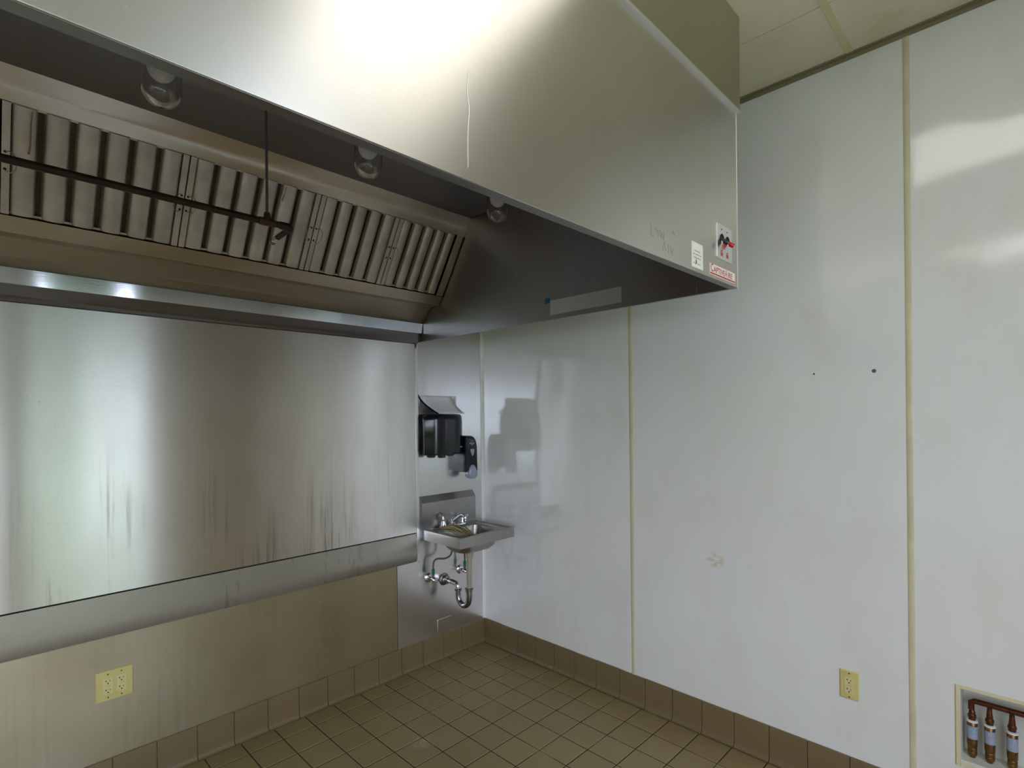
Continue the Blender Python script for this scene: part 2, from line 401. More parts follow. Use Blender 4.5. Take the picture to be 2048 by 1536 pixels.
b = MB(); b.add([(-16, -5.6, -.05), (8, -5.6, -.05), (8, -9, .9), (-16, -9, .9), (-16, -9, -.3), (8, -9, -.3), (-16, -5.6, -.3), (8, -5.6, -.3)],
                [(0, 1, 2, 3), (3, 2, 5, 4), (6, 7, 1, 0), (4, 5, 7, 6), (0, 3, 4, 6), (1, 7, 5, 2)]); struct(b.build('ground', 'grasslawn'))

# ceiling with its grid
TR = (-1.74, -1.04, -3.435, -2.215)         # troffer opening
b = MB(); xs = [XW, -.37]; x = -1.04
while x > XW: xs.append(x); x -= .70
xs = sorted(set(xs + [0.0])); ys = [YB, -3.435, -2.215, -.995, 0.0]
for i in range(len(xs)-1):
    for j in range(len(ys)-1):
        x0, x1, y0, y1 = xs[i], xs[i+1], ys[j], ys[j+1]
        if j == 1 and any(x0 >= a-.02 and x1 <= a+.72 for a in (TR[0], -4.54)): continue
        b.box((x0+.002, y0+.002, HC), (x1-.002, y1-.002, HC+.02))
b.box((XW, YB, HC+.14), (0, 0, HC+.16), 1)
struct(b.build('ceiling', ['ceil', 'gap']))
b = MB()
for y in ys[1:-1]: b.box((XW, y-.024, HC-.003), (0, y+.001, HC+.03))
struct(b.build('trim_1', 'tee'))
b = MB(); b.box((-.020, YB, HC-.004), (0, 0, HC-.0002)); b.box((-.002, YB, HC-.022), (0, 0, HC-.0002)); struct(b.build('trim_2', 'angle', bevel=.0008))
# panel joint mouldings on the white wall
def mould(name, y, w, mat, t=.004):
    b = MB(); pts = [(-w, 0), (-w, t*.6), (-w*.6, t), (w*.6, t), (w, t*.6), (w, 0)]
    b.extr(pts, lambda p, z: (-p[1], y+p[0], z), .150, HC-.022); struct(b.build(name, mat))
mould('trim_3', -1.189, .010, 'cream'); mould('trim_4', -2.407, .010, 'cream'); mould('trim_5', -3.626, .010, 'cream')
b = MB(); b.box((-.016, -.004, .155), (0, -.0012, HC)); b.box((-.004, -.018, .155), (-.0003, -.004, HC)); struct(b.build('trim_6', 'whitetrim', bevel=.001))

# cove base tiles: rounded top, swept foot
prof = [(0, 0), (.028, 0), (.021, .0035), (.0145, .011), (.0115, .024), (.0105, .05), (.0100, .148), (.0088, .1525), (.006, .155), (.0, .155)]
def base(name, side):
    b = MB()
    if side == 'L':
        k = -.214; cuts = []
        while k > XW: cuts.append(k); k -= .157
        cuts = [-.010] + cuts; fn = lambda p, t: (t, -p[0], p[1])
        b.box((XW, -.006, 0), (0, 0, .15), 1); b.box((XW, -.026, -.0005), (0, -.006, .002), 1)
    else:
        k = -.168; cuts = []
        while k > YB: cuts.append(k); k -= .1562
        cuts = [-.010] + cuts; fn = lambda p, t: (-p[0], t, p[1])
        b.box((-.006, YB, 0), (0, 0, .15), 1); b.box((-.026, YB, -.0005), (-.006, 0, .002), 1)
    for a, c in zip(cuts[:-1], cuts[1:]):
        dz = random.uniform(-.001, .001)
        b.extr([(p[0]+random.uniform(0, .0000), p[1]+(dz if p[1] > .1 else 0)) for p in prof], fn, a-.0016, c+.0016)
    struct(b.build(name, ['cove', 'grout']))
base('baseboard_left', 'L'); base('baseboard_right', 'R')

# ------------------------------------------------------------------ ceiling light
x0, x1, y0, y1 = TR
def troffer(x0, x1, y0, y1, label):
    t = thing('ceiling_light', ((x0+x1)/2, (y0+y1)/2, HC), label, 'ceiling light')
    b = MB()
    for a in ((x0+.005, x0+.03, y0+.005, y1-.005), (x1-.03, x1-.005, y0+.005, y1-.005), (x0+.03, x1-.03, y0+.005, y0+.03), (x0+.03, x1-.03, y1-.03, y1-.005)):
        b.box((a[0], a[2], HC-.002), (a[1], a[3], HC+.09))
    b.box((x0+.005, y0+.005, HC+.09), (x1-.005, y1-.005, HC+.10)); b.build('housing', 'wood', t)
    b = MB(); b.box((x0+.03, y0+.03, HC+.004), (x1-.03, y1-.03, HC+.010)); b.build('diffuser', 'lens', t)
troffer(-4.54, -3.84, -3.435, -2.215, 'unseen ceiling light added toward the far end of the room as extra fill')  # added fill lamp, no fixture known there
troffer(*TR, 'recessed fluorescent ceiling light behind the camera, mirrored in the hood front')

# ------------------------------------------------------------------ exhaust hood
XR, XL, YF, Z0, Z1 = -.540, -3.95, -1.978, 2.010, 2.655
hood = thing('exhaust_hood', (-2.2, -1.0, Z0), 'large stainless steel exhaust hood hanging over the cooking wall', 'exhaust hood')
b = MB(); b.box((XL, YF, Z0+.0012), (XR, YF+.026, Z1-.002)); b.build('front_panel', 'hood', hood, bevel=.0012)
b = MB(); b.box((XL, YF+.0015, Z0), (XR-.001, YF+.026, Z0+.001)); b.build('bottom_lip', 'lipsteel', hood)  # thin darker plate standing in for shade under the front edge
b = MB(); b.box((XR-.015, YF+.0265, Z0), (XR, -.002, Z1-.002)); b.box((XR-.0165, -1.83, Z0+.004), (XR-.0151, -1.805, Z1-.03)); b.build('side_panel', 'inner', hood, bevel=.0006)
b = MB(); b.box((XL, YF+.0265, Z0), (XL+.015, -.002, Z1-.002)); b.build('side_panel', 'inner', hood)
b = MB(); b.box((XL+.016, YF+.027, 2.641), (XR-.0155, -.002, 2.653)); b.build('top_panel', 'inner', hood)
XA, XB = XL+.016, XR-.0157
ex = lambda p, t: (t, p[0], p[1])
b = MB(); b.extr([(-.002, 2.002), (-.022, 2.002), (-.075, 2.058), (-.075, 2.062), (-.020, 2.006), (-.002, 2.006)], ex, XA, XB); b.build('trough_underside', 'inner', hood)
b = MB(); b.extr([(-.0745, 2.0585), (-.0755, 2.0585), (-.0820, 2.117), (-.060, 2.117), (-.060, 2.114), (-.0808, 2.114)], ex, XA, XB); b.build('trough_lip', 'bright', hood, bevel=.0006)
b = MB(); b.extr([(-.040, 2.105), (-.181, 2.206), (-.181, 2.210), (-.040, 2.109)], ex, XA, XB); b.build('back_panel', 'band', hood)
b = MB(); b.extr([(-.181, 2.203), (-.241, 2.203), (-.2795, 2.2500), (-.2735, 2.2515), (-.238, 2.209), (-.181, 2.209)], ex, XA, XB); b.build('filter_track', 'band', hood, bevel=.0006)
b = MB(); b.extr([(-.4745, 2.5535), (-.533, 2.641), (-.528, 2.641), (-.470, 2.556)], ex, XA, XB); b.build('upper_band', 'band', hood)
# sealant in the corner joints
b = MB(); xs_ = XB-.001
for p, q, r in (((-.010, 2.006), (-.075, 2.050), .0035), ((-.079, 2.055), (-.079, 2.118), .0026), ((-.079, 2.118), (-.18, 2.202), .0022), ((-.185, 2.200), (-.243, 2.199), .0022), ((-.243, 2.199), (-.284, 2.250), .0026)):
    b.tube([(xs_, p[0], p[1]), (xs_, (p[0]+q[0])/2, (p[1]+q[1])/2), (xs_, q[0], q[1])], r, 8)
b.build('corner_sealant', 'seal', hood, label='brown sealant along the back corner joint')
b = MB(); b.tube([(XB-.0005, -.283, 2.246), (XB-.0005, -.480, 2.549)], .0016, 6); b.tube([(XB-.001, -.534, 2.640), (XB-.001, -1.0, 2.640)], .0015, 6); b.build('joint_line', 'gap', hood)
# enclosure above the hood
b = MB(); b.box((XL, YF-.010, Z1+.004), (XR+.014, YF+.004, HC-.001)); b.box((XR, YF+.004, Z1+.004), (XR+.014, -.002, HC-.001)); b.build('enclosure_panel', 'enclosure', hood, bevel=.001)
b = MB(); b.box((XL, YF-.012, Z1-.003), (XR+.015, YF+.02, Z1+.0038)); b.build('top_trim', 'trimsteel', hood, bevel=.0008)
b = MB(); b.box((XR-.0005, YF-.0015, Z0), (XR+.0025, YF+.003, Z1-.004)); b.build('corner_trim', 'trimsteel', hood)
# stickers and fittings on the front
yf = YF
PF = lambda u0, v0: (lambda u, v, w: (u0+u, yf-w-.0006, v0+v))
b = MB(); b.box((-.901, yf-.0008, 2.023), (-.823, yf, 2.104)); lb = b.build('instruction_label', 'label', hood, label='white instruction label with grey print')
b = MB()
random.seed(3)
for r, (a, c, z) in enumerate(((-.883, -.843, 2.075), (-.893, -.834, 2.064), (-.889, -.837, 2.053))):
    x = a
    while x < c:
        w = random.uniform(.002, .0045); h = random.uniform(.003, .005); b.box((x, yf-.0011, z), (x+w*.6, yf-.0008, z+h)); x += w+.0012
for x, z, w, h in ((-.889, 2.036, .006, .004), (-.881, 2.034, .008, .002), (-.877, 2.036, .010, .012), (-.873, 2.048, .003, .006), (-.863, 2.036, .022, .0018)):
    b.box((x, yf-.0011, z), (x+w, yf-.0008, z+h))
b.build('printed_lines', 'ink', lb)
b = MB(); b.box((-.772, yf-.0008, 2.0205), (-.564, yf, 2.0615)); st = b.build('maker_sticker', 'label', hood, label='white maker sticker with red capitals')
b = MB(); a0, a1, c0, c1 = -.772, -.564, 2.0205, 2.0615
for q in ((a0, a1, c1-.0022, c1), (a0, a0+.0018, c0, c1), (a1-.0018, a1, c0, c1), (a0, a1, c0, c0+.0018)): b.box((q[0], yf-.0011, q[2]), (q[1], yf-.0008, q[3]))
b.build('border', 'pink', st)
b = MB(); b.box((a0+.003, yf-.0011, c0+.0045), (a1-.003, yf-.0008, c0+.0095)); b.build('red_band', 'red', st)
text('C', .037, 'red', PF(a0+.006, c0+.0135), 'lettering', st, sx=.75, bold=.0006)
text('APTIVE', .027, 'red', PF(a0+.0285, c0+.0135), 'lettering', st, sx=1.06, bold=.0005)
text('A', .034, 'red', PF(a0+.1215, c0+.0135), 'lettering', st, sx=.72, bold=.0004)
text('IRE', .027, 'red', PF(a0+.1435, c0+.0135), 'lettering', st, sx=1.03, bold=.0004)
# light and fan switch plate
b = MB(); pts = rrect(-.657, 2.147, .0620, .0600, .006, 3); b.extr(pts, lambda p, t: (p[0], t, p[1]), yf-.0035, yf)
sw = b.build('switch_plate', 'trimsteel', hood, bevel=.0008, label='steel plate with a black and a red switch lever')
for x, mt, nm in ((-.683, 'greenblack', 'black switch lever'), (-.637, 'redplastic', 'red switch lever')):
    b = MB(); b.tube([(x, yf-.003, 2.160), (x, yf-.011, 2.152), (x, yf-.014, 2.145)], [.0045, .005, .006], 10); 
    b.tube([(x, yf-.013, 2.147), (x+.004, yf-.017, 2.144), (x+.009, yf-.021, 2.141)], [.0085, .0075, .008], 12); b.build('switch_lever', mt, sw, label=nm)
    b = MB(); b.tube([(x, yf-.003, 2.174), (x, yf-.007, 2.167), (x, yf-.010, 2.157)], [.003, .0035, .003], 8); b.build('lever_arm', 'gap', sw)
    for z in (2.190, 2.117):
        b = MB(); b.lathe([(.0025, 0), (.0025, .0012), (.001, .0018)], (x, yf-.0035, z), (0, -1, 0), 10); b.build('screw', 'hole', sw)
    b = MB()
    for q in range(3): b.box((x-.009+q*.0065, yf-.0039, 2.101), (x-.0045+q*.0065, yf-.0035, 2.111))
    b.box((x-.010, yf-.0039, 2.0985), (x+.010, yf-.0035, 2.100)); b.box((x-.010, yf-.0039, 2.1125), (x+.010, yf-.0035, 2.1138)); b.build('red_marking', 'red', sw)
# faint handwriting and drip on the front
yy = yf-.0002
for s_ in ([(-1.150, 2.098), (-1.152, 2.066), (-1.135, 2.064)], [(-1.118, 2.094), (-1.127, 2.088), (-1.118, 2.081), (-1.110, 2.090), (-1.112, 2.066)], [(-1.098, 2.092), (-1.094, 2.068), (-1.088, 2.084), (-1.080, 2.066), (-1.076, 2.092)],
          [(-1.085, 2.034), (-1.076, 2.062), (-1.066, 2.036)], [(-1.055, 2.060), (-1.052, 2.034)], [(-1.040, 2.058), (-1.030, 2.034), (-1.020, 2.056)], [(-1.030, 2.100), (-1.022, 2.106), (-1.012, 2.094)]):
    b = MB(); b.tube([(x, yy, z) for x, z in s_], .0005, 5); b.build('pencil_stroke', 'pencil', hood, label='faint handwritten pencil stroke')
b = MB(); b.tube([(-1.830, yf-.0003, 2.225), (-1.834, yf-.0003, 2.18), (-1.829, yf-.0003, 2.15), (-1.833, yf-.0003, 2.10), (-1.8335, yf-.0003, 2.036)], [.0004, .0006, .0007, .0006, .0004], 6, smooth=4); b.build('dried_drip', 'trimsteel', hood)
# pale strip and blue tag inside the right side panel
xi = XR-.0155
b = MB(); b.box((xi-.0015, -1.495, 2.032), (xi, -1.098, 2.100)); b.build('side_strip', 'greystrip', hood, label='pale rectangular metal strip inside the hood end')
b = MB(); b.box((xi-.0015, -1.094, 2.090), (xi, -1.066, 2.116)); b.build('blue_tag', 'blue', hood, label='small blue sticker')
b = MB(); b.box((XB-.060, -.2822, 2.2522), (XB-.001, -.2795, 2.2535)); 
P0 = Vector((0, -.279, 2.252)); E = Vector((0, -.197, .302)).normalized(); NN = Vector((0, -.8375, -.546)); LEN = .3606
def FPt(x, s, n): return Vector((x, 0, 0)) + P0 + E*s + NN*n
def slab(b, x0, x1, s0, s1, n0, n1, mi=0):
    vs = [FPt(x, s, n) for n in (n0, n1) for s in (s0, s1) for x in (x0, x1)]
    b.add(vs, [(0, 2, 3, 1), (4, 5, 7, 6), (0, 1, 5, 4), (2, 6, 7, 3), (0, 4, 6, 2), (1, 3, 7, 5)], mi)
b = MB(); slab(b, -.605, XB-.001, .001, LEN-.002, -.004, .0); b.build('filler_panel', 'band', hood, label='blank filler plate beside the last filter')

# baffle filters
def filt(x0, x1, n, label, fl=(.022, .022), drip=None):
    t = thing('baffle_filter', FPt((x0+x1)/2, 0, 0), label, 'baffle filter', 'baffle filters along the back of the hood')
    b = MB(); g = .0012
    if fl[0]: slab(b, x0+g, x0+fl[0], .002, LEN-.003, -.030, .0)
    if fl[1]: slab(b, x1-fl[1], x1-g, .002, LEN-.003, -.030, .0)
    slab(b, x0+fl[0], x1-max(fl[1], g), .002, .010, -.034, -.012); slab(b, x0+fl[0], x1-max(fl[1], g), LEN-.010, LEN-.003, -.034, -.012)
    b.build('frame', 'baffle', t, bevel=.0006)
    a, c = x0+fl[0]+.002, x1-max(fl[1], g)-.001; pitch = (c-a+.0205)/n; w = pitch-.0205
    b = MB(); slab(b, a-.002, c+.001, .003, LEN-.004, -.040, -.036); b.build('backing', 'bafdark', t, label='dark brown rear channels')
    for k in range(n):
        xa = a+k*pitch; b = MB(); m = 10
        pts = [(xa-.004, -.024)] + [(xa+w*(.5-.5*math.cos(PI*q/m)), -.014+.015*math.sin(PI*q/m)**.75) for q in range(m+1)] + [(xa+w+.004, -.024), (xa+w+.002, -.024)]
        pts += [(xa+w*(.5+.5*math.cos(PI*q/m))*.96+w*.02, -.017+.015*math.sin(PI*q/m)**.75) for q in range(m+1)] + [(xa-.002, -.024)]
        b.extr(pts, lambda p, s: FPt(p[0], s, p[1]), .004, LEN-.005); b.build('baffle', 'baffle', t, sharp=50)
    for side, f in ((0, fl[0]), (1, fl[1])):
        if not f: continue
        xh = x0+.010 if side == 0 else x1-.010; d = 1 if side == 0 else -1
        b = MB(); s0, s1 = .150, .205
        b.tube([FPt(xh, s0, .0), FPt(xh+d*.001, s0-.002, .008), FPt(xh+d*.012, s0-.006, .014), FPt(xh+d*.024, s0+.006, .016), FPt(xh+d*.026, (s0+s1)/2, .017),
                FPt(xh+d*.024, s1-.006, .016), FPt(xh+d*.012, s1+.006, .014), FPt(xh+d*.001, s1+.002, .008), FPt(xh, s1, .0)], .0012, 8, smooth=5); b.build('handle', 'dchrome', t, label='thin wire handle')
        for s in (s0, s1):
            b = MB(); b.lathe([(.0042, 0), (.0042, .001), (.002, .0016)], FPt(xh, s, 0), NN, 10); b.build('handle_grommet', 'gap', t)
    if drip:
        b = MB(); b.tube([FPt(drip[0], drip[1], .0025), FPt(drip[0]-.003, drip[1]-.04, .003), FPt(drip[0]-.003, drip[2]+.03, .003), FPt(drip[0]-.007, drip[2], .0025)], [.0012, .0016, .0018, .0028], 7, smooth=4)
        b.build('grease_drip', 'amber', t, label='amber dried grease run')
filt(-2.951, -2.431, 6, 'baffle filter mostly cut off by the left edge of the photo')
filt(-2.429, -1.910, 6, 'leftmost whole baffle filter with a long amber grease run', drip=(-2.356, LEN-.012, .215))
filt(-1.908, -1.3885, 6, 'baffle filter behind the hanging rod and the end of the dark pipe', drip=(-1.545, LEN-.012, .285))
filt(-1.3865, -.9755, 5, 'baffle filter third from the left with five ridges, right of the pipe nozzle')
filt(-.9735, -.6095, 5, 'short baffle filter next to the blank plate at the hood right end', fl=(.022, 0))

# hood lamps
for i, (x, lab) in enumerate(((-2.136, 'glass jar light at the left, nearest to the camera under the hood'), (-1.507, 'middle glass jar light under the hood right of the hanging rod'), (-.869, 'glass jar light nearest the right end of the hood'))):
    y = -1.068; zt = 2.6405
    t = thing('hood_light', (x, y, zt), lab, 'hood light', 'jar lights under the hood')
    b = MB(); b.lathe([(.060, 0), (.060, -.012), (.054, -.030), (.050, -.040), (.001, -.040)], (x, y, zt), (0, 0, 1), 32); b.build('socket_cap', 'dchrome', t)
    R = .0485; prof = [(R*.93, -.0405), (R, -.055), (R, -.185)]
    prof += [(R*math.cos(a), -.185-R*1.10*math.sin(a)) for a in [PI/2*k/12 for k in range(1, 12)]] + [(.0012, -.185-R*1.10)]
    th = .0035; inn = [(max(r-th, .0004), h if k < 3 else h+th*math.sin(min(PI/2, (k-2)*PI/24))) for k, (r, h) in enumerate(prof)][::-1]
    b = MB(); b.lathe(prof+inn+[prof[0]], (x, y, zt), (0, 0, 1), 40, cap0=False, cap1=False); b.build('glass_jar', 'glass', t, sharp=60)
    b = MB(); br = .034; pr = [(.012, -.0405), (.013, -.062), (.016, -.075)] + [(br*math.sin(a), -.118-br*math.cos(a)*-1) for a in [math.radians(q) for q in range(30, 178, 8)]]
    pr = [(.012, -.0405), (.013, -.074)] + [(max(br*math.sin(math.radians(q)), .0008), -.133+br*1.05*math.cos(math.radians(q))) for q in range(28, 181, 8)]
    b.lathe(pr, (x, y, zt), (0, 0, 1), 28); b.build('bulb', 'bulb', t, sharp=60)

# fire suppression pipe
t = thing('suppression_pipe', (-1.833, -1.0, 2.64), 'dark iron fire suppression pipe with a nozzle, hung in front of the filters', 'pipe')
zp = 2.184
b = MB(); b.tube([(XA+.001, -1.0, zp+.001), (-1.775, -1.0, zp)], .0102, 16); b.build('pipe', 'dark', t)
b = MB(); b.tube([(-1.833, -1.0, 2.6405), (-1.833, -1.0, zp+.022)], .0042, 10); b.build('hanger_rod', 'rod', t, label='thin grey vertical rod')
b = MB(); b.tube([(-1.858, -1.0, zp), (-1.812, -1.0, zp)], [.0125, .0125], 14); b.tube([(-1.833, -1.0, zp), (-1.833, -1.0, zp+.016), (-1.833, -1.0, zp+.030)], [.0125, .0118, .0095], 8); b.build('tee_fitting', 'rust', t, bevel=.001, label='rusty fitting under the rod')
b = MB(); b.tube([(-1.792, -1.0, zp), (-1.768, -1.0, zp), (-1.7625, -.996, zp), (-1.758, -.990, zp-.001), (-1.757, -.970, zp-.003)], [.0125, .0128, .0130, .0130, .0122], 14, smooth=3); b.build('elbow', 'dark', t)
b = MB(); b.tube([(-1.757, -.974, zp-.003), (-1.762, -.905, zp-.011)], .0092, 14); b.build('nozzle_pipe', 'dark', t)
b = MB(); b.tube([(-1.762, -.908, zp-.011), (-1.7635, -.885, zp-.014)], [.0108, .0108], 6); b.tube([(-1.7633, -.889, zp-.0135), (-1.764, -.878, zp-.015)], .0085, 12); nz = b.build('nozzle', 'chrome', t, label='shiny hexagonal nozzle')
b = MB(); b.tube([(-1.764, -.880, zp-.015), (-1.765, -.868, zp-.016), (-1.7665, -.850, zp-.018)], [.008, .0125, .004], 14); b.build('nozzle_cap', 'rod', t)

# ------------------------------------------------------------------ backsplash panel on the left wall
t = thing('backsplash_panel', (-2.2, -.001, .65), 'stained stainless steel backsplash panel below the hood with a perforated bottom strip', 'backsplash')
XP0, XP1 = -3.9, -.5800
b = MB(); b.box((XP0, -.0235, .8415), (XP1, -.001, 1.9985)); b.build('steel_sheet', 'panel', t)
b = MB(); b.box((XP0, -.016, .835), (XP1, -.002, .841)); b.build('shadow_gap', 'gap', t)
b = MB(); n = 40
rows = []
for k in range(n+1):
    x = XP0 + (XP1-XP0)*k/n
    w = max(0, (x+1.35)/.75); bulge = .010*math.sin(min(1, w)*PI*.5) if x > -1.35 else 0
    rows.append([(x, -.022, .8345), (x, -.0235-bulge*.2, .78), (x, -.026-bulge, .72+bulge*.6), (x, -.0255-bulge*.9, .685), (x, -.020-bulge*.3, .6625), (x, -.003, .6610), (x, -.003, .8345)])
b.loft(rows); b.build('perforated_strip', 'perf', t, sharp=40)
b = MB(); b.box((XP1+.0012, -.0250, .655), (-.5555, -.001, 1.9985)); b.build('edge_trim', 'trimsteel', t, bevel=.0015)
b = MB(); b.box((XP1-.0005, -.0235, .662), (XP1+.0012, -.003, .835)); b.build('trim_gap', 'gap', t)
b = MB(); b.tube([(-.5725, -.0275, 1.9985), (-.5720, -.0275, 1.985), (-.572, -.0265, 1.972)], [.006, .005, .001], 8); b.build('sealant_blob', 'seal', t)

# embossed cover low on the wall
b = MB(); y = -.0008
b.extr(rrect(-.350, .2095, .0575, .041, .003, 2), lambda p, s: (p[0], s, p[1]), y-.003, y); tag(b.build('cover_plate', 'corner', bevel=.001), 'small blank steel cover plate just above the tiled base under the sink', 'cover plate')
# white bolt head under the towel dispenser
b = MB(); b.lathe([(.009, 0), (.0085, .004), (.005, .007), (.001, .008)], (-.333, y, 1.233), (0, -1, 0), 16); tag(b.build('bolt_head', 'white'), 'small white bolt head on the steel wall under the towel dispenser', 'bolt')

# ------------------------------------------------------------------ hand sink
t = thing('hand_sink', (-.32, -.001, .79), 'small stainless wall-mounted hand sink in the corner', 'sink')
SX0, SX1, SY0, SY1 = -.540, -.100, -.395, -.002; cx, cy = -.32, -.2225
def ring(x0, x1, y0, y1, r, z, n=6): return [(p[0], p[1], z) for p in rrect((x0+x1)/2, (y0+y1)/2, (x1-x0)/2, (y1-y0)/2, r, n)]
rings = [ring(SX0+.002, SX1-.002, SY0+.002, SY1, .003, .792), ring(SX0, SX1, SY0, SY1, .003, .792), ring(SX0, SX1, SY0, SY1, .003, .852), ring(SX0+.002, SX1-.002, SY0+.002, SY1, .003, .854),
         ring(SX0+.012, SX1-.012, SY0+.012, SY1, .004, .854), ring(SX0+.016, SX1-.016, SY0+.016, SY1, .005, .848),
         ring(-.482, -.158, -.352, -.108, .05, .846), ring(-.476, -.164, -.346, -.114, .05, .842), ring(-.468, -.172, -.338, -.122, .052, .800), ring(-.458, -.182, -.328, -.132, .055, .752),
         ring(-.440, -.200, -.310, -.150, .055, .732), ring(-.38, -.26, -.26, -.20, .029, .727), ring(-.340, -.310, -.240, -.210, .0145, .724)]
b = MB(); b.loft(rings, cap0=False, cap1=True); o = b.build('basin', 'sink', t, sharp=45, solid=.0022)
b = MB(); b.extr([(-.002, .848), (-.032, .848), (-.032, 1.014), (-.0295, 1.0165), (-.003, 1.054), (-.002, 1.054)], lambda p, s: (s, p[0], p[1]), SX0, SX1); b.build('backsplash', 'sink', t, bevel=.0015)
b = MB(); b.lathe([(.024, 0), (.022, .002), (.016, -.001), (.001, -.001)], (-.325, -.225, .7265), (0, 0, 1), 20); b.build('drain_ring', 'chrome', t)
# faucet
b = MB(); b.extr(rrect(-.325, -.068, .105, .020, .019, 6), lambda p, s: (p[0], p[1], s), .8485, .862); fc = b.build('faucet', 'chrome', t, bevel=.004, seg=3, label='chrome two-handle faucet')
b = MB(); b.lathe([(.017, .860), (.0165, .880), (.013, .892), (.004, .895)], (-.325, -.068, 0), (0, 0, 1), 20)
b.tube([(-.325, -.066, .868), (-.325, -.080, .884), (-.325, -.120, .912), (-.325, -.158, .930), (-.325, -.178, .930), (-.325, -.186, .920), (-.325, -.187, .906)], [.013, .0125, .0105, .0098, .0098, .0098, .0100], 14, smooth=4); b.build('spout', 'chrome', fc)
b = MB(); b.lathe([(.0105, 0), (.0115, -.002), (.0115, -.014), (.009, -.016)], (-.325, -.187, .908), (0, 0, 1), 16); b.build('aerator', 'dchrome', fc)
for x, d in ((-.402, -1), (-.248, 1)):
    b = MB(); b.lathe([(.018, .860), (.017, .872), (.0135, .884), (.0125, .892), (.008, .897), (.001, .898)], (x, -.068, 0), (0, 0, 1), 20)
    b.tube([(x, -.066, .888), (x+d*.001, -.064, .910), (x+d*.003, -.056, .928), (x+d*.008, -.042, .9375), (x+d*.012, -.034, .938)] if d < 0 else [(x, -.066, .888), (x, -.072, .902), (x+.004, -.090, .910), (x+.008, -.110, .912)],
           [.0085, .0080, .0078, .0070, .0055] if d < 0 else [.0085, .008, .0085, .0095], 12, smooth=4); b.build('faucet_handle', 'chrome', fc)
# drain
b = MB(); b.lathe([(.034, .728), (.034, .720), (.026, .712), (.022, .690), (.022, .676), (.016, .674)], (-.325, -.225, 0), (0, 0, 1), 20); b.build('drain_flange', 'pvc', t)
b = MB(); b.tube([(-.326, -.224, .680), (-.328, -.222, .476)], .0155, 16); b.build('tailpiece', 'pvc', t, label='pale vertical drain tube')
b = MB(); b.lathe([(.017, 0), (.023, .002), (.023, .016), (.027, .017), (.027, .022), (.018, .024)], (-.329, -.222, .462), (0, 0, 1), 18)
b.build('slip_nut', 'dchrome', t)
b = MB(); b.lathe([(.017, 0), (.023, .001), (.023, .012), (.018, .014)], (-.336, -.124, .450), (0, 0, 1), 18); b.build('slip_nut', 'dchrome', t)
b = MB(); b.tube([(-.329, -.222, .470), (-.329, -.222, .420), (-.331, -.208, .383), (-.3325, -.172, .366), (-.334, -.138, .383), (-.336, -.124, .418), (-.336, -.124, .455)], [.019, .019, .018, .018, .018, .0175, .0165], 18, smooth=6); b.build('trap_bend', 'dchrome', t)
b = MB(); b.tube([(-.336, -.124, .452), (-.337, -.122, .476), (-.340, -.108, .492), (-.344, -.080, .498), (-.348, -.03, .500), (-.350, -.012, .500)], .0155, 16, smooth=5); b.build('trap_arm', 'chrome', t)
b = MB(); b.lathe([(.040, .0), (.038, .004), (.026, .010), (.024, .022), (.026, .023), (.026, .034), (.017, .036)], (-.351, -.0012, .500), (0, -1, 0), 24); b.build('escutcheon', 'dchrome', t)

# shut-off valves and supply hoses
def valve(x, z, lab, path, dirx):
    t = thing('shutoff_valve', (x, -.0012, z), lab, 'shutoff valve', 'shutoff valves under the sink')
    b = MB(); b.lathe([(.030, 0), (.0295, .003), (.022, .010), (.012, .013)], (x, -.0012, z), (0, -1, 0), 24); b.build('escutcheon', 'chrome', t)
    b = MB(); b.tube([(x, -.012, z), (x, -.050, z)], .0075, 12); b.lathe([(.0115, 0), (.0125, .004), (.0125, .026), (.009, .030)], (x, -.034, z), (0, -1, 0), 12); b.tube([(x, -.050, z), (x, -.050, z+.030)], [.009, .0075], 8); b.build('valve_body', 'dchrome', t)
    b = MB(); b.loft([[(x+p[0]*s, -.064-d, z+p[1]*s) for p in rrect(0, 0, .017, .010, .0095, 4)] for s, d in ((.8, 0), (1, .003), (1, .010), (.8, .013))]); b.build('valve_handle', 'chrome', t)
    b = MB(); b.tube([(x, -.050, z+.028), (x, -.050, z+.062)], [.0095, .0105], 10); b.build('thread_tape', 'green' , t, label='green hose nut')
    b = MB(); b.tube([(x, -.050, z+.060)]+path, .0055, 10, smooth=6); b.build('supply_hose', 'hose', t)
valve(-.474, .537, 'shutoff valve left of the drain with a grey hose bending to the right', [(-.470, -.050, .640), (-.448, -.056, .660), (-.40, -.07, .655), (-.362, -.08, .668), (-.350, -.085, .705), (-.350, -.085, .742)], 1)
valve(-.216, .536, 'shutoff valve right of the drain tube with its green nut partly hidden', [(-.218, -.052, .640), (-.225, -.06, .69), (-.232, -.07, .740)], 1)

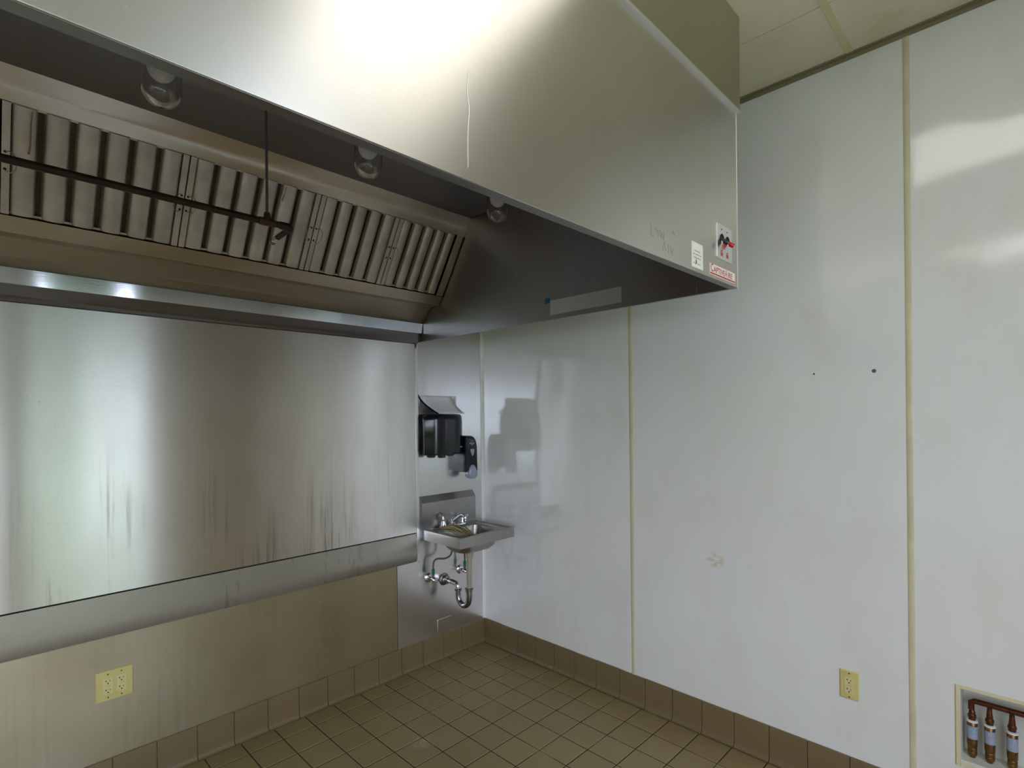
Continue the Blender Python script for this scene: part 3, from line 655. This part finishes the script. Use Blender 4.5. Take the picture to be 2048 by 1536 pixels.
# straw scrubbing brush in the sink
random.seed(11)
t = thing('straw_whisk', (-.47, -.25, .856), 'frayed straw-coloured scrubbing whisk lying over the left edge of the sink bowl', 'scrubbing brush')
b = MB()
for k in range(150):
    a = random.uniform(0, 2*PI); r = random.random()**.5
    s = Vector((-.493, -.165, .872)) + Vector((math.cos(a)*.010, math.cos(a)*.004, math.sin(a)*.010))*r
    m1 = Vector((-.462, -.225, .868)) + Vector((math.cos(a)*.034, math.cos(a)*.02, math.sin(a)*.022+.012))*r
    m2 = Vector((-.438, -.285, .856)) + Vector((math.cos(a)*.042+random.uniform(-.010, .010), random.uniform(-.016, .016), math.sin(a)*.026+.012))*r
    e = Vector((-.408, -.335, .838)) + Vector((math.cos(a)*.028+random.uniform(-.014, .014), random.uniform(-.03, .02), math.sin(a)*.016+random.uniform(-.006, .006)))*r
    b.tube([s, m1, m1.lerp(m2, .5)+Vector((random.uniform(-.006, .006), random.uniform(-.006, .006), random.uniform(-.004, .006))), m2, e], [.0012, .0027, .0028, .0024, .0009], 5, mi=random.choice((0, 0, 1)), smooth=3)
q = b.build('bristles', ['straw', 'straw2'], t, sharp=80); q['kind'] = 'stuff'
b = MB(); b.tube([(-.520, -.115, .864), (-.505, -.145, .872), (-.480, -.195, .873)], [.004, .0045, .006], 8, smooth=3); b.build('handle', 'brownred', t)
b = MB()
for k in range(12):
    w = random.uniform(-.008, .008)
    b.tube([(-.500+w, -.047, .8545), (-.490+w*.4, -.072+w, .8580), (-.468+w*.3, -.090+w*.5, .8570), (-.440, -.094+w*.3, .860)], .0013, 5, smooth=4)
tag(b.build('loose_fibres', 'white'), 'pale loose strands on the sink deck left of the faucet', 'fibres')

# ------------------------------------------------------------------ towel dispenser
t = thing('towel_dispenser', (-.39, -.001, 1.31), 'glossy black paper towel dispenser on the steel wall above the sink', 'towel dispenser')
def prof2(x0, x1, d0, d1, n=16):
    pts = [(x1, 0), (x0, 0)]
    for k in range(n+1):
        u = k/n; x = x0+(x1-x0)*u; s = (1-abs(2*u-1)**2.6); pts.append((x, -(d0+(d1-d0)*s)))
    return pts
def sect(z, i, d1, d0=.060): 
    return [(p[0], p[1]-.0012, z) for p in prof2(-.540+i, -.236-i, d0-i, d1)]
b = MB(); b.loft([sect(1.312, .012, .10), sect(1.309+.006, .003, .112), sect(1.322, 0, .120), sect(1.53, 0, .126), sect(1.553, .002, .124), sect(1.564, .008, .114), sect(1.568, .022, .092, .056)]); b.build('body', 'black', t, sharp=38)
for x, w, dz in ((-.487, .026, .012), (-.405, .026, .018), (-.338, .024, .010)):
    b = MB(); b.loft([[(x+a*w*s, -.060+c*.018, z) for a, c in ((-1, -1), (1, -1), (1, 1), (-1, 1))] for s, z in ((1, 1.313), (.85, 1.310), (.55, 1.310-dz), (.50, 1.310-dz-.001))]); b.build('cutter_tab', 'black', t)
b = MB(); b.tube([(-.5405, -.0445, 1.33), (-.5405, -.050, 1.36), (-.5405, -.050, 1.45), (-.5405, -.040, 1.52), (-.5405, -.012, 1.545)], .0012, 6, smooth=4); b.build('side_seam', 'gap', t)
b = MB()
for k in range(6): b.box((-.296+k*.0055, -.1085+k*.0030, 1.352), (-.2925+k*.0055, -.106+k*.003, 1.352+(.009 if k % 2 else .0065)))
b.build('maker_mark', 'ink', t)
# loose paper on the dispenser
t = thing('paper_towel', (-.39, -.02, 1.57), 'curled white paper towel sheet standing on top of the black dispenser', 'paper towel')
b = MB(); rows = []
for k in range(9):
    u = k/8; z = 1.684-.114*u; y = -.004-.088*u**1.8
    rows.append([(-.532+.060*u**1.3+(.255-.02*u)*(q/6) + (.0 if k else 0), y-.001-.004*math.sin(q*1.3+u*3), z+.001*math.sin(q*2)) for q in range(7)])
vs = [p for r in rows for p in r]; fs = [(r*7+c, r*7+c+1, (r+1)*7+c+1, (r+1)*7+c) for r in range(8) for c in range(6)]
b.add(vs, fs); b.build('sheet', 'white', t, solid=.0012, sharp=60)
b = MB(); n = 14
out = []
for k in range(n+1):
    u = k/n; out.append((-.545+.078*u**1.4, -.006-.096*u**1.8, 1.688-.118*u))
b.loft([[(x-.004, y, z+.002), (x+.006, y-.002, z+.004), (x+.006, y-.004, z-.001), (x-.004, y-.003, z-.004)] for x, y, z in out]); b.build('dark_edge', 'black', t, sharp=50, label='curved black edge strip')
# small bracket behind the paper
t = thing('wall_bracket', (-.262, -.001, 1.65), 'tiny white bracket on the steel wall at the right of the paper towel', 'bracket')
b = MB(); b.box((-.282, -.010, 1.612), (-.240, -.0012, 1.684)); b.build('plate', 'white', t, bevel=.002)
b = MB(); b.box((-.270, -.0115, 1.624), (-.252, -.0100, 1.670)); b.build('slot', 'grey_clear', t, bevel=.001)

# ------------------------------------------------------------------ soap dispenser
t = thing('soap_dispenser', (-.19, -.001, 1.18), 'black soap dispenser with a clear push lever, right of the towel dispenser', 'soap dispenser')
def sring(y, i, top=1.424, bot=1.187, x0=-.241, x1=-.138):
    n = 10; pts = [(x0+i, bot+i), (x1-i*.6, bot+i)]; r = .048
    for k in range(n+1):
        a = PI/2*k/n; pts.append((x1-i-r+r*math.cos(a), top-i-.070+.070*math.sin(a)))
    for k in range(n+1):
        a = PI/2+PI/2*k/n; pts.append((x0+i+.012+.012*math.cos(a), top-i-.012+.012*math.sin(a)))
    return [(p[0], y, p[1]) for p in pts]
b = MB(); b.loft([sring(-.0012, 0), sring(-.075, .0), sring(-.094, .002), sring(-.103, .008), sring(-.106, .020)]); b.build('body', 'black', t, sharp=40)
yfp = -.1055
def shape(b, pts, y0, y1, mi=0): b.extr(pts, lambda p, s: (p[0], s, p[1]), y0, y1, mi)
b = MB(); shape(b, [(-.204, 1.338), (-.176, 1.338), (-.171, 1.330), (-.178, 1.302), (-.188, 1.290), (-.197, 1.302), (-.206, 1.330)], yfp, yfp-.003); b.build('level_window', 'grey_clear', t, bevel=.001, label='small clear level window')
b = MB(); pts = [(-.190+.037*math.cos(a), 1.166+.070*math.sin(a)*(1 if math.sin(a) > 0 else .35)) for a in [2*PI*k/26 for k in range(26)]]
b.loft([[(-.190+(p[0]+.190)*s, y, 1.185+(p[1]-1.185)*s) for p in pts] for s, y in ((.9, -.070), (1, -.100), (.97, -.112), (.85, -.118), (.5, -.122))]); b.build('push_lever', 'grey_clear', t, sharp=50, label='clear grey push lever')
b = MB(); random.seed(5)
x = -.212
for k in range(9):
    w = .0026 if k else .005; b.box((x, yfp-.0015, 1.3725-(0 if k else .001)), (x+w, yfp-.0006, 1.3725+random.choice((.003, .0045)))); x += w+.0013
b.box((-.199, yfp-.0015, 1.3655), (-.185, yfp-.0006, 1.3668)); b.build('printed_mark', 'white', t)

# ------------------------------------------------------------------ electrical outlets
def receptacle(parent, at, out):
    """at(u, v, w) places a duplex-style rectangular receptacle face centred on u=v=0"""
    b = MB(); b.extr(rrect(0, 0, .0168, .0335, .0015, 2), lambda p, s: at(p[0], p[1], s), .0035, .0062); r = b.build('receptacle', 'ivory2', parent, bevel=.0006)
    def bx(u0, u1, v0, v1, w0=.0062, w1=.0066, nm='slot', mt='gap'):
        b = MB(); vs = [at(u, v, w) for w in (w0, w1) for v in (v0, v1) for u in (u0, u1)]
        b.add(vs, [(0, 2, 3, 1), (4, 5, 7, 6), (0, 1, 5, 4), (2, 6, 7, 3), (0, 4, 6, 2), (1, 3, 7, 5)]); b.build(nm, mt, r)
    for v in (.0205, -.0165):
        bx(-.0072, -.0052, v-.003, v+.0045); bx(-.0100, -.0072, v, v+.0018); bx(.0052, .0070, v-.003, v+.003)
        b = MB(); b.extr([(.0026*math.cos(a), v-.0098+.0026*math.sin(a)) for a in [2*PI*k/10 for k in range(10)]], lambda p, s: at(p[0], p[1], s), .0062, .0066); b.build('ground_hole', 'gap', r)
    bx(-.008, .010, .0015, .0045, .0062, .0074, 'test_button', 'ivory'); bx(-.008, .010, -.0035, -.0005, .0062, .0074, 'reset_button', 'ivory')
def outlet(name, loc, at0, hw, hh, gangs, lab):
    t = thing(name, loc, lab, 'electrical outlet')
    b = MB(); b.loft([[at0(p[0], p[1], w) for p in rrect(0, 0, hw-i, hh-i, .003, 3)] for i, w in ((0, 0), (0, .0020), (.0022, .0046), (.0045, .0050))]); b.build('cover_plate', 'ivory', t, sharp=50)
    for g in gangs:
        receptacle(t, lambda u, v, w, g=g: at0(u+g, v, w), 1)
        for v in (.048, -.048):
            b = MB(); b.lathe([(.0030, 0), (.0030, .0006), (.001, .0009)], at0(g, v, .0050), Vector(at0(0, 0, 1))-Vector(at0(0, 0, 0)), 10); b.build('screw', 'brass', t)
outlet('outlet', (-2.0865, 0, .456), lambda u, v, w: (-2.0865+u, -w, .456+v), .0635, .0620, (-.023, .023), 'double-wide ivory wall outlet low on the steel wall at the left')
outlet('outlet', (0, -2.198, .445), lambda u, v, w: (-w, -2.198-u, .445+v), .0340, .0575, (0,), 'single ivory wall outlet low on the white wall at the right')

# wall plugs
for (y, z, r, lab) in ((-2.294, 1.717, .0075, 'larger grey wall plug in the white wall, nearer the right panel joint'), (-2.080, 1.718, .0038, 'tiny grey wall plug in the white wall, left of the larger one')):
    b = MB(); b.lathe([(r, 0), (r, .0015), (r*.75, .003), (r*.4, .0028), (r*.3, .001)], (0, y, z), (-1, 0, 0), 16); tag(b.build('wall_plug', 'hole'), lab, 'wall plug')

# ------------------------------------------------------------------ plumbing recess in the white wall
y0, y1, z0, z1 = BX
t = thing('recessed_box', (.05, (y0+y1)/2, z0), 'recessed plumbing box with a yellowed frame low in the white wall', 'plumbing box')
b = MB(); w = .012
for q in ((y1, y1+w, z0-w, z1+w), (y0-w, y0, z0-w, z1+w), (y0, y1, z1, z1+w), (y0, y1, z0-w, z0)): b.box((-.005, q[0], q[2]), (-.0002, q[1], q[3]))
b.build('frame', 'boxframe', t, bevel=.0015)
b = MB(); d = .095; k = .002
b.box((0, y1-k, z0), (d, y1-.0002, z1)); b.box((0, y0+.0002, z0), (d, y0+k, z1)); b.box((0, y0+k, z1-k), (d, y1-k, z1-.0002)); b.box((0, y0+k, z0+.0002), (d, y1-k, z0+.012)); b.box((d, y0, z0), (d+.003, y1, z1)); b.build('box_shell', 'boxin', t)
xb = .045
b = MB(); b.tube([(xb, -2.573, .470), (xb, -2.573, .497), (xb, -2.582, .502), (xb, y0+.003, .502)], .0095, 14); tag(b.build('header_pipe', 'copper'), 'dark copper header pipe across the top of the recessed plumbing box', 'pipe')
for yv, lab in ((-2.575, 'brass valve cartridge in the plumbing box, closest to its left side'), (-2.623, 'middle brass valve cartridge in the plumbing box'), (-2.682, 'brass valve cartridge at the right edge of the photo in the plumbing box')):
    t = thing('valve_cartridge', (xb, yv, .30), lab, 'valve cartridge', 'valve cartridges in the plumbing box')
    zt = .4905 if yv < -2.6 else .4695
    O = (xb, yv, 0)
    b = MB(); b.lathe([(.0072, zt), (.0078, .478 if yv < -2.6 else .466), (.0095, .462), (.0095, .455), (.0125, .451), (.0125, .443), (.0105, .441), (.0105, .433)], O, (0, 0, 1), 20); b.build('inlet', 'copper', t)
    b = MB(); b.lathe([(.0105, .4335), (.0168, .4320), (.0168, .4265), (.0130, .4255)], O, (0, 0, 1), 20); b.build('collar', 'white', t, label='white collar ring')
    b = MB(); b.lathe([(.0140, .4255), (.0155, .423), (.0155, .358), (.0150, .338), (.0120, .333)], O, (0, 0, 1), 20); b.build('barrel', 'brass', t)
    b = MB(); b.lathe([(.0157, .413), (.0157, .367)], O, (0, 0, 1), 20, cap0=False, cap1=False); b.build('paper_label', 'blabel', t, label='blue-grey wrap label')
    b = MB(); b.lathe([(.0120, .3335), (.0140, .331), (.0140, .322), (.0115, .3195), (.0140, .317), (.0135, .308), (.0100, .304), (.0085, .2975)], O, (0, 0, 1), 20); b.build('outlet_nut', 'brass', t)

# drop helper properties
for o in bpy.data.objects:
    if '_o' in o: del o['_o']
